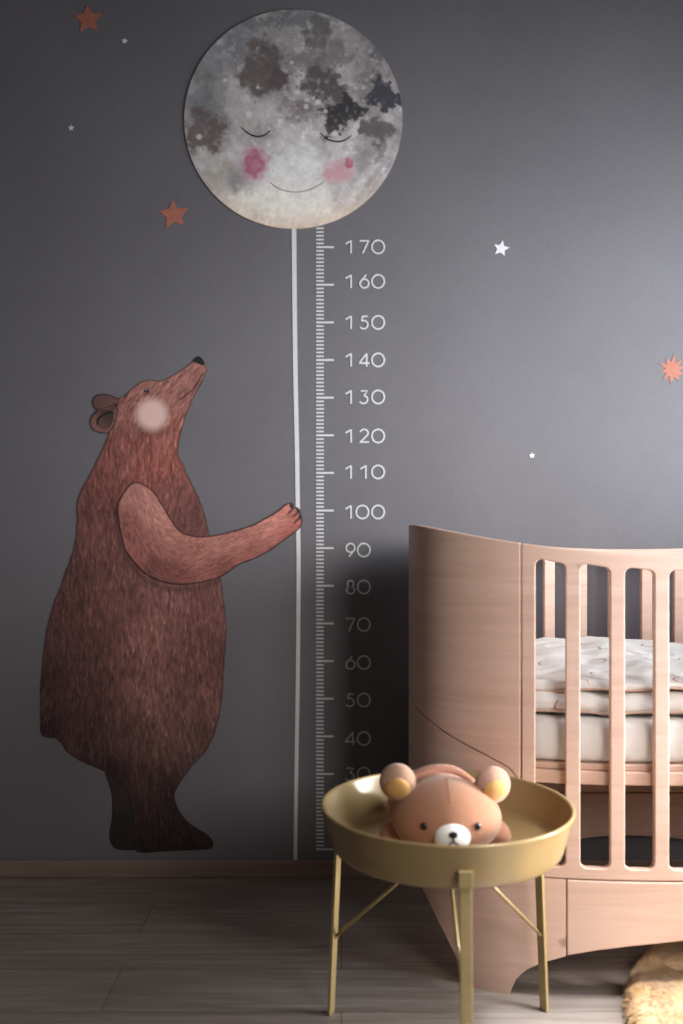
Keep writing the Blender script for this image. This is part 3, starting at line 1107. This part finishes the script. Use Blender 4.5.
S1, S2 = s_of_x(0.3555), s_of_x(0.441)
S1R, S2R = s_of_x(2 * XC - 0.3555), s_of_x(2 * XC - 0.441)
Z_RAIL = 0.240
TH = 0.019
GAP = 0.0010


def dens(pts, step=0.012):
    out = []
    n = len(pts)
    for i in range(n):
        a, b = np.array(pts[i]), np.array(pts[(i + 1) % n])
        k = max(1, int(np.ceil(np.hypot(*(b - a)) / step)))
        for j in range(k):
            out.append(a + (b - a) * j / k)
    return np.array(out)


def shell_piece(name, outline, holes, parent, m, mirror=False, back=False, label=None):
    v2, tris = cdt(outline, holes, 0.018)
    if back:
        sgn = np.array([-1, 1])
    else:
        sgn = np.array([1, 1])
    me = solid_from_flat(name, v2, tris, lambda v: shell(v * sgn, 0, mirror), lambda v: shell(v * sgn, TH, mirror))
    bm = bmesh.new()
    bm.from_mesh(me)
    bmesh.ops.recalc_face_normals(bm, faces=bm.faces[:])
    bm.to_mesh(me)
    bm.free()
    o = link(name, me, m, parent)
    add_bevel(o, 0.0028, 3, 45)
    if label:
        o['label'] = label
    return o


crib = empty('crib', (XC, YC, 0), 'pale beech baby crib with rounded ends and slatted sides against the wall', 'crib')

# lower edge of the curved end panel (= upper edge of the leg panel)
zc_tab = [(0.0, 0.535), (0.055, 0.528), (0.12, 0.500), (0.19, 0.468), (S1 - 0.035, 0.447), (S1 - 0.008, 0.430), (S1, 0.415)]


def px_to_shell(px, py):
    # point of the front left shell that the camera sees at a pixel -> (arc length, height)
    m = (S_T >= 0) & (X_T <= XC)
    q = 341.5 + F_PX * X_T[m] / (CAM_D + Y_T[m])
    i = int(np.argmin(np.abs(q - px)))
    d = CAM_D + Y_T[m][i]
    return float(S_T[m][i]), CAM_Z - (py - HZ) * d / F_PX


zc_tab = [px_to_shell(*p) for p in ((413, 702), (417, 709), (426, 718), (441, 730), (462, 743), (483, 754), (500, 763), (508, 767.5), (515, 775))] + [(S1, 0.415)]
zc_tab = [(0.0, zc_tab[0][1] + 0.012)] + [q for q in zc_tab if q[0] > 0.01]
zc_s = lambda s: np.interp(np.abs(s), [a for a, _ in zc_tab], [b for _, b in zc_tab])
# lower edge of the legs and skirts, along the front from the middle of the rounded end
XB = [(0.262, 0.0), (0.333, 0.0), (0.3365, 0.010), (0.345, 0.032), (0.362, 0.053), (0.394, 0.072), (0.444, 0.0905), (0.50, 0.103), (0.567, 0.1135), (0.665, 0.125), (XC, 0.128)]
XL = [px_to_shell(*p) for p in ((423, 889), (429, 901.5), (435, 914), (441, 926), (447, 938), (453, 950), (459, 962.5), (465, 975))]
sb = [0.0, XL[0][0] * 0.5] + [q[0] for q in XL] + [s_of_x(x) for x, _ in XB]
zb = [XL[0][1] + 0.055, XL[0][1] + 0.035] + [q[1] for q in XL] + [z for _, z in XB]
zb_s = lambda s: np.interp(np.abs(s), sb, zb)

ss = np.linspace(-S1 + GAP, S1 - GAP, 71)
up = [(s, float(ztop_s(s))) for s in ss]
lo = [(s, float(zc_s(s)) + GAP) for s in ss[::-1]]
end_out = dens(up + lo, 0.014)
ss2 = np.concatenate([np.linspace(-S2 + GAP, S2 - GAP, 81), [sb[10], sb[11], -sb[10], -sb[11]]])
ss2 = np.unique(np.round(ss2, 5))
leg_lo = [(s, float(zb_s(s))) for s in ss2]
ss3 = np.linspace(-S1 + 0.0005, S1 - 0.0005, 61)
leg_up = [(S2 - GAP, Z_RAIL - GAP), (S1 + 0.012, Z_RAIL - GAP), (S1 - GAP, Z_RAIL + 0.012)] + [(s, float(zc_s(s)) - GAP) for s in ss3[::-1]] + \
    [(-S1 + GAP, Z_RAIL + 0.012), (-S1 - 0.012, Z_RAIL - GAP), (-S2 + GAP, Z_RAIL - GAP)]
leg_out = dens(leg_lo + leg_up, 0.014)


def rounded_slot(s0, s1, z0, z1a, z1b, r):
    pts = []
    for (cx, cz, a0) in ((s1 - r, z1b - r, 0), (s0 + r, z1a - r, 90), (s0 + r, z0 + r, 180), (s1 - r, z0 + r, 270)):
        for k in range(7):
            a = math.radians(a0 + 90 * k / 6)
            pts.append((cx + r * math.cos(a), cz + r * math.sin(a)))
    return dens(pts, 0.02)


slots = []
for k in range(9):
    x0 = XC + (k - 4) * 0.0851 - 0.0285
    x1 = x0 + 0.057
    s0, s1 = s_of_x(x0), s_of_x(x1)
    slots.append(rounded_slot(s0, s1, 0.263, float(ztop(x0)) - 0.028, float(ztop(x1)) - 0.028, 0.013))
ssp = np.linspace(S1 + GAP, S1R - GAP, 66)
side_out = dens([(s, float(ztop_s(s))) for s in ssp] + [(S1R - GAP, Z_RAIL + GAP), (S1 + GAP, Z_RAIL + GAP)], 0.014)
ssk = np.linspace(S2 + GAP, S2R - GAP, 51)
zb_full = lambda s: float(zb_s(min(s, 2 * s_of_x(XC) - s)))
skirt_out = dens([(s, zb_full(s)) for s in ssk] + [(S2R - GAP, Z_RAIL - GAP), (S2 + GAP, Z_RAIL - GAP)], 0.014)

shell_piece('end_panel', end_out, [], crib, M['crib'])
shell_piece('leg_panel', leg_out, [], crib, M['crib'])
shell_piece('end_panel', end_out, [], crib, M['crib'], mirror=True)
shell_piece('leg_panel', leg_out, [], crib, M['crib'], mirror=True)
shell_piece('side_panel', side_out, slots, crib, M['crib'])
shell_piece('side_panel', side_out, slots, crib, M['crib'], back=True)
shell_piece('skirt_board', skirt_out, [], crib, M['crib'])
shell_piece('skirt_board', skirt_out, [], crib, M['crib'], back=True)


def slab(name, inset, z0, z1, r, m, parent, seg=160, rings=26, top=None, edge=None, bulge=0.0, wave=None, slack=0.0):
    """rounded slab on the crib's inner plan; top(x,y)->extra height, edge(t)->inset change"""
    a, b = A - TH - inset, B - TH - inset
    t = np.linspace(0, 2 * math.pi, seg, endpoint=False)
    c, s = np.cos(t), np.sin(t)
    ux = -np.sign(c) * np.abs(c) ** (2 / PW)
    uy = -np.sign(s) * np.abs(s) ** (2 / PW)
    e = np.zeros(seg) if edge is None else edge(t)
    prof = []
    hh = (z1 - z0)
    for k in range(9):
        q = math.pi / 2 * k / 8
        prof.append((-r + r * math.sin(q), z0 + min(r, hh / 2) * (1 - math.cos(q))))
    for k in range(1, 6):
        prof.append((bulge * math.sin(math.pi * k / 6), z0 + min(r, hh / 2) + (hh - 2 * min(r, hh / 2)) * k / 6))
    for k in range(9):
        q = math.pi / 2 * k / 8
        prof.append((-r + r * math.cos(q), z1 - min(r, hh / 2) * (1 - math.sin(q))))
    verts, faces = [], []
    for off, z in prof:
        x = XC + ux * (a + off - e)
        y = YC + uy * (b + off - e)
        w = np.clip((z - z0) / hh, 0, 1)
        if slack:
            q = (fbm(x * 1000 + 300, np.full(seg, z * 2600) + y * 300, 55, 441, 3) - 0.5) * slack
            x, y = x + ux * q, y + uy * q
        zz = np.full(seg, z) + (0 if top is None else w * top(x, y)) + (0 if wave is None else wave(x))
        verts += list(zip(x, y, zz))
    n0 = len(prof)
    for k in range(1, rings):
        f = 1 - k / rings
        x = XC + ux * (a - r - e) * f
        y = YC + uy * (b - r - e) * f
        zz = np.full(seg, z1) + (0 if top is None else top(x, y)) + (0 if wave is None else wave(x))
        verts += list(zip(x, y, zz))
    verts.append((XC, YC, z1 + (0 if top is None else float(top(np.array([XC]), np.array([YC]))[0]) + (0 if wave is None else float(wave(XC))))))
    nr = n0 + rings - 1
    for i in range(nr - 1):
        for k in range(seg):
            k2 = (k + 1) % seg
            faces.append((i * seg + k, i * seg + k2, (i + 1) * seg + k2, (i + 1) * seg + k))
    for k in range(seg):
        faces.append(((nr - 1) * seg + k, (nr - 1) * seg + (k + 1) % seg, len(verts) - 1))
    faces.append(tuple(range(seg))[::-1])
    me = mesh(name, verts, faces)
    bm = bmesh.new()
    bm.from_mesh(me)
    bmesh.ops.recalc_face_normals(bm, faces=bm.faces[:])
    bm.to_mesh(me)
    bm.free()
    return link(name, me, m, parent)


o = slab('mattress_base', 0.0005, 0.421, 0.448, 0.003, M['crib_in'], crib)
o = slab('base_rim', 0.008, 0.448, 0.461, 0.003, M['crib_in'], o)

wr = lambda x, y, c, sd: fbm(x * 1000, y * 1000, c, sd, 4) - 0.5
mat_o = slab('mattress', 0.010, 0.4612, 0.549, 0.020, M['cotton'], None, bulge=0.002, top=lambda x, y: wr(x, y, 120, 401) * 0.006)
tag(mat_o, 'white mattress with a plain fitted sheet lying in the crib', 'mattress')

duvet = empty('duvet', (XC, YC, 0.553), 'folded white duvet printed with rust brush arcs on the crib mattress', 'duvet')
d1 = slab('lower_fold', 0.014, 0.5535, 0.600, 0.022, M['bedding'], duvet, seg=260, rings=40,
          top=lambda x, y: wr(x, y, 90, 411) * 0.012 - 0.001,
          edge=lambda t: 0.004 + 0.006 * np.sin(5 * t + 1) ** 2, slack=0.012, wave=lambda x: 0.0025 * np.sin(x * 31 + 0.5) + 0.0015 * np.sin(x * 67))


upwave = lambda x: 0.004 * np.sin(x * 14 - 1.0) + 0.0025 * np.sin(x * 41) - 0.001


def topfold(x, y):
    back = np.clip((y - (YC - B)) / (2 * B), 0, 1)
    return 0.026 * back ** 0.7 + wr(x, y, 110, 421) * 0.022 + wr(x, y, 34, 431) * 0.006


d2 = slab('upper_fold', 0.024, 0.6035, 0.6165, 0.006, M['bedding'], duvet, seg=300, rings=60, top=topfold,
          edge=lambda t: 0.006 + 0.008 * np.sin(3 * t + 0.6) + 0.005 * np.sin(7 * t), slack=0.010, wave=upwave)
# piping along the two front hems
for (inset, zz, ed) in ((0.0135, 0.5605, lambda t: 0.004 + 0.006 * np.sin(5 * t + 1) ** 2),
                        (0.0235, 0.606, lambda t: 0.006 + 0.008 * np.sin(3 * t + 0.6) + 0.005 * np.sin(7 * t))):
    t = np.linspace(0.10, math.pi - 0.10, 140)
    c, s = np.cos(t), np.sin(t)
    a, b = A - TH - inset, B - TH - inset
    e = ed(t)
    x = XC - np.sign(c) * np.abs(c) ** (2 / PW) * (a - e)
    y = YC - np.abs(s) ** (2 / PW) * (b - e)
    link('piping', tube_mesh('piping', list(zip(x, y, zz + ((0.0025 * np.sin(x * 31 + 0.5) + 0.0015 * np.sin(x * 67)) if zz < 0.58 else upwave(x)))), 0.0024, 8), M['piping'], d1 if zz < 0.58 else d2)

# ================================================================= TRAY TABLE
TX, TY = 0.1885, -0.860
table = empty('tray_table', (TX, TY, 0), 'round olive metal tray table on three bar legs in front of the crib', 'side table')
prof = [(0.0, 0.3535), (0.188, 0.3535), (0.1985, 0.3555), (0.2045, 0.361), (0.2085, 0.372), (0.2175, 0.402), (0.2235, 0.4245), (0.2255, 0.4295),
        (0.2262, 0.4325), (0.2245, 0.4347), (0.2215, 0.4347), (0.2195, 0.4325), (0.2185, 0.429), (0.2125, 0.402), (0.2040, 0.3745), (0.2000, 0.3655), (0.192, 0.3605), (0.182, 0.3590), (0.0, 0.3590)]
prof[-1] = (0.0, 0.3590)
tm = lathe_mesh('tray', prof, 128, (TX, TY, 0))
tm.transform(Matrix.Translation((TX, TY, 0.392)) @ Matrix.Rotation(math.radians(1.4), 4, 'X') @ Matrix.Translation((-TX, -TY, -0.392)))
tray = link('tray', tm, M['tray'], table)
for ang in (-88.2, 31.8, 151.8):
    a = math.radians(ang)
    rd = Vector((math.cos(a), math.sin(a), 0))
    tg = Vector((-math.sin(a), math.cos(a), 0))
    top = Vector((TX, TY, 0.3855)) + rd * 0.2185
    bot = Vector((TX, TY, 0.0)) + rd * 0.2372
    hw, ht = 0.0098, 0.0034

    def bar(p0, p1, hw0, hw1, ht0):
        bm = bmesh.new()
        vs = []
        for p, h in ((p0, hw0), (p1, hw1)):
            for sx, sy in ((-1, -1), (1, -1), (1, 1), (-1, 1)):
                vs.append(bm.verts.new(p + tg * h * sx + rd * ht0 * sy))
        for f in ((3, 2, 1, 0), (4, 5, 6, 7), (0, 1, 5, 4), (1, 2, 6, 5), (2, 3, 7, 6), (3, 0, 4, 7)):
            bm.faces.new([vs[i] for i in f])
        return bm
    lg = link('leg', bm_mesh('leg', bar(top, bot, hw, hw, ht)), M['brass'], table, smooth=True)
    add_bevel(lg, 0.0012, 2)
    # clip that holds the leg to the tray wall
    b0 = Vector((TX, TY, 0.3885)) + rd * 0.2215
    b1 = Vector((TX, TY, 0.3620)) + rd * 0.2215
    bk = link('bracket', bm_mesh('bracket', bar(b0, b1, 0.0114, 0.0114, 0.0044)), M['brass'], lg)
    add_bevel(bk, 0.0012, 2)
    # brace from half way down the leg to the middle of the tray
    q = top.lerp(bot, (0.3855 - 0.150) / 0.3855) - rd * 0.004
    mid = Vector((TX, TY, 0.3515)) + rd * 0.018
    br_ = link('brace', tube_mesh('brace', [q, q.lerp(mid, 0.5), mid], 0.0034, 10), M['brass'], table)
    rv = link('rivet', tube_mesh('rivet', [q + rd * 0.0075, q - rd * 0.004], 0.0042, 12), M['brass'], br_)

# ================================================================= TEDDY BEAR (plain plush toy)
def ellipsoid(name, c, r, deform=None, seg=64, rings=40, rot=None):
    bm = bmesh.new()
    bmesh.ops.create_uvsphere(bm, u_segments=seg, v_segments=rings, radius=1.0)
    for v in bm.verts:
        p = v.co.copy()
        if deform:
            p = deform(p)
        p = Vector((p.x * r[0], p.y * r[1], p.z * r[2]))
        if rot:
            p = rot @ p
        v.co = p + Vector(c)
    return bm_mesh(name, bm)


HX, HY, HZC = 0.184, -0.905, 0.4235
toy = empty('teddy_bear', (0.184, -0.86, 0.3602), 'brown plush teddy bear with golden inner ears lying in the olive tray', 'soft toy')


def head_shape(p):
    # flat below, broad cheeks low, domed crown
    k = 1.0
    if p.z < 0:
        p.z *= 0.93
    w = 1.0 - 0.10 * max(p.z, 0) ** 1.5 + 0.04 * max(-p.z, 0)
    return Vector((p.x * w, p.y, p.z))


head = link('head', ellipsoid('head', (HX, HY, HZC), (0.0955, 0.078, 0.0685), head_shape), M['plush'], toy)


def head_front(x, z):
    """y of the head's front surface at x, z"""
    pz = (z - HZC) / 0.0685
    if pz < 0:
        pz /= 0.93
    w = 1.0 - 0.10 * max(pz, 0) ** 1.5 + 0.04 * max(-pz, 0)
    px = (x - HX) / 0.0955 / w
    return HY - 0.078 * math.sqrt(max(0.0, 1 - px * px - pz * pz))


# centre seam over the forehead
pts = []
for k in range(15):
    a = math.radians(38 + 58 * k / 14)
    z = HZC + 0.0685 * math.sin(a)
    pts.append((HX, HY - 0.078 * math.cos(a) - 0.0002, z))
link('seam', tube_mesh('seam', pts, 0.0008, 8), M['plush'], head)
for sx, (ex, ez) in ((-1, (0.0985, 0.4835)), (1, (0.2650, 0.4785))):
    def ear_shape(p):
        return Vector((p.x, p.y, p.z))
    ear = link('ear', ellipsoid('ear', (ex, HY + 0.005, ez), (0.0325, 0.022, 0.0325), None, 40, 28, Matrix.Rotation(sx * 0.25, 3, 'Z')), M['plush_ear'], toy)
    link('inner_ear', ellipsoid('inner_ear', (ex + sx * 0.001, HY - 0.0095, ez - 0.0070), (0.0225, 0.0105, 0.0205), None, 32, 20,
                                Matrix.Rotation(sx * 0.25, 3, 'Z') @ Matrix.Rotation(0.35, 3, 'X')), M['plush_inner'], ear)
    exx = HX + sx * 0.0455
    ezz = 0.4290
    link('eye', ellipsoid('eye', (exx, head_front(exx, ezz) - 0.0008, ezz), (0.0062, 0.0036, 0.0066), None, 24, 16, Matrix.Rotation(sx * 0.55, 3, 'Z')), M['bead'], toy)
MZ = 0.4115
my = head_front(HX + 0.001, MZ)
muz = link('muzzle', ellipsoid('muzzle', (HX + 0.0015, my + 0.002, MZ), (0.0305, 0.018, 0.0245), None, 40, 28), M['plush_white'], toy)
nose_z = MZ + 0.0105
link('nose', ellipsoid('nose', (HX + 0.0015, my - 0.0150, nose_z), (0.0076, 0.0045, 0.0056), None, 24, 16), M['thread'], muz)


def muz_pt(dx, dz, lift=0.0):
    q = math.sqrt(max(0.0, 1 - (dx / 0.0305) ** 2 - (dz / 0.0245) ** 2))
    return (HX + 0.0015 + dx, my + 0.002 - 0.018 * q - lift, MZ + dz)


mouth = [muz_pt(-0.0125, -0.0085), muz_pt(-0.008, -0.0062), muz_pt(-0.003, -0.0022), muz_pt(0, 0.0005), muz_pt(0.003, -0.0022), muz_pt(0.008, -0.0062), muz_pt(0.0125, -0.0085)]
bm = bmesh.new()
for pts in (mouth, [muz_pt(0, 0.0085), muz_pt(0, 0.004), muz_pt(0, 0.0)]):
    me = tube_mesh('stitch', pts, 0.0017, 8)
    bm.from_mesh(me)
link('mouth', bm_mesh('mouth', bm), M['thread'], muz)
# body behind the head, low arms and feet
link('body', ellipsoid('body', (0.184, -0.800, 0.4185), (0.074, 0.088, 0.0590)), M['plush_body'], toy)
for sx in (-1, 1):
    link('arm', ellipsoid('arm', (0.184 + sx * 0.088, -0.868, 0.3840), (0.026, 0.040, 0.0245), None, 32, 20, Matrix.Rotation(sx * 0.4, 3, 'Z')), M['plush'], toy)
    link('leg', ellipsoid('leg', (0.184 + sx * 0.066, -0.728, 0.3900), (0.030, 0.042, 0.0305), None, 32, 20), M['plush_body'], toy)
# back fold of the body fabric that shows above the head
rg = catmull([(0.118, -0.822, 0.4545), (0.135, -0.812, 0.4690), (0.160, -0.808, 0.4770), (0.190, -0.806, 0.4790), (0.215, -0.808, 0.4745), (0.243, -0.815, 0.4580)], 6, False)
link('hood_fold', tube_mesh('hood_fold', [tuple(p) for p in rg], [0.006 + 0.005 * math.sin(math.pi * k / (len(rg) - 1)) for k in range(len(rg))], 14), M['plush_body'], toy)

toy.location.z += 0.0004
toy.rotation_euler = (math.radians(1.4), 0, 0)

# ================================================================= FLUFFY RUG
rug = empty('rug', (0.86, -0.82, 0), 'golden fluffy sheepskin rug on the floor under the crib front', 'rug')
rug_pts = catmull([(0.765, -0.415), (0.690, -0.475), (0.630, -0.548), (0.580, -0.640), (0.545, -0.740), (0.532, -0.840), (0.55, -0.96), (0.62, -1.08), (0.74, -1.15),
                   (0.88, -1.17), (1.02, -1.14), (1.13, -1.06), (1.17, -0.93), (1.15, -0.80), (1.09, -0.68), (1.05, -0.56), (0.97, -0.45), (0.86, -0.40)], 8)
v2, tris = cdt(rug_pts, [], 0.012)
ed = edge_dist(v2, rug_pts)
RH = 0.030
prof_h = RH * np.sqrt(np.clip(1 - (1 - np.clip(ed / 0.03, 0, 1)) ** 2, 0, 1))
lump = (fbm(v2[:, 0] * 1000, v2[:, 1] * 1000, 60, 501, 2) - .5) * 0.006 * np.clip(ed / 0.03, 0, 1)
hz = 0.004 + prof_h + lump
me = solid_from_flat('hide', v2, tris, lambda v: np.stack([v[:, 0], v[:, 1], hz], 1), lambda v: np.stack([v[:, 0], v[:, 1], np.zeros(len(v)) + 0.0005], 1))
bm = bmesh.new()
bm.from_mesh(me)
bmesh.ops.recalc_face_normals(bm, faces=bm.faces[:])
bm.to_mesh(me)
bm.free()
link('hide', me, M['rug'], rug)
# pile: short curved tufts
gp = rng.uniform(rug_pts.min(0), rug_pts.max(0), (75000, 2))
gp = gp[inside(gp, rug_pts)]
gp = gp[(gp[:, 0] < 1.0)]
de = edge_dist(gp, rug_pts)
gh = 0.004 + RH * np.sqrt(np.clip(1 - (1 - np.clip(de / 0.03, 0, 1)) ** 2, 0, 1)) + (fbm(gp[:, 0] * 1000, gp[:, 1] * 1000, 60, 501, 2) - .5) * 0.006 * np.clip(de / 0.03, 0, 1)
cen = rug_pts.mean(0)
dirs = gp - cen
dirs /= np.hypot(*dirs.T)[:, None]
th = fbm(gp[:, 0] * 1000, gp[:, 1] * 1000, 45, 601, 3) * 12 + rng.normal(0, 0.5, len(gp))
edge_w = np.clip(1 - de / 0.04, 0, 1)[:, None]
dv = np.stack([np.cos(th), np.sin(th)], 1) * (1 - edge_w) + dirs * edge_w
ln_ = rng.uniform(0.006, 0.011, len(gp))[:, None]
base = np.concatenate([gp, gh[:, None] - 0.003], 1)
side = np.stack([-dv[:, 1], dv[:, 0], np.zeros(len(gp))], 1) * 0.0007
upz = np.array([0, 0, 1.0])
m1 = base + np.concatenate([dv, np.zeros((len(gp), 1))], 1) * ln_ * 0.35 + upz * ln_ * 0.45
tip = base + np.concatenate([dv, np.zeros((len(gp), 1))], 1) * ln_ * 0.95 + upz * ln_ * (0.55 - 0.35 * edge_w)
V = np.concatenate([base - side, base + side, m1 - side, m1 + side, tip])
V[:, 2] = np.maximum(V[:, 2], 0.001)
n = len(gp)
idx = np.arange(n)
me = bpy.data.meshes.new('pile')
Fq = np.stack([idx, idx + n, idx + 3 * n, idx + 2 * n], 1).tolist() + np.stack([idx + 2 * n, idx + 3 * n, idx + 4 * n], 1).tolist()
me.from_pydata(V.tolist(), [], Fq)
o = link('pile', me, M['rug'], rug)
o['kind'] = 'stuff'

# ================================================================= LIGHT
def area(name, loc, target, sx, sy, power, col, spread=180):
    d = bpy.data.lights.new(name, 'AREA')
    d.shape = 'RECTANGLE'
    d.size, d.size_y = sx, sy
    d.energy = power
    d.color = col
    d.spread = math.radians(spread)
    o = bpy.data.objects.new(name, d)
    C.objects.link(o)
    o.location = loc
    o.rotation_euler = (Vector(target) - Vector(loc)).to_track_quat('-Z', 'Y').to_euler()
    return o


area('window_daylight', (2.0, -0.86, 1.26), (0.74, -0.12, 1.02), 1.4, 1.3, 39, (0.85, 0.92, 1.0), 108)
area('floor_fill', (1.10, -1.38, 2.0), (0.62, -1.13, 0.0), 0.5, 0.5, 8.2, (1.0, 1.0, 1.0), 30)  # unseen fill lamp added overhead to brighten the floor and rug
area('low_daylight', (2.0, -0.93, 0.60), (0.19, -0.87, 0.47), 0.45, 0.30, 2.9, (1.0, 0.985, 0.95), 30)
area('room_daylight', (1.25, -2.75, 1.5), (0.36, -0.45, 0.90), 0.9, 0.9, 5.2, (1.0, 0.97, 0.95), 56)

w = bpy.data.worlds.new('world')
scene.world = w
w.use_nodes = True
bg = w.node_tree.nodes['Background']
bg.inputs['Color'].default_value = (1.0, 0.87, 0.84, 1)
bg.inputs['Strength'].default_value = 0.082

scene.view_settings.view_transform = 'Standard'
scene.view_settings.look = 'None'
scene.view_settings.exposure = 0.0
scene.view_settings.gamma = 1.0
scene.view_settings.use_curve_mapping = False
scene.cycles.use_denoising = True
scene.cycles.max_bounces = 6
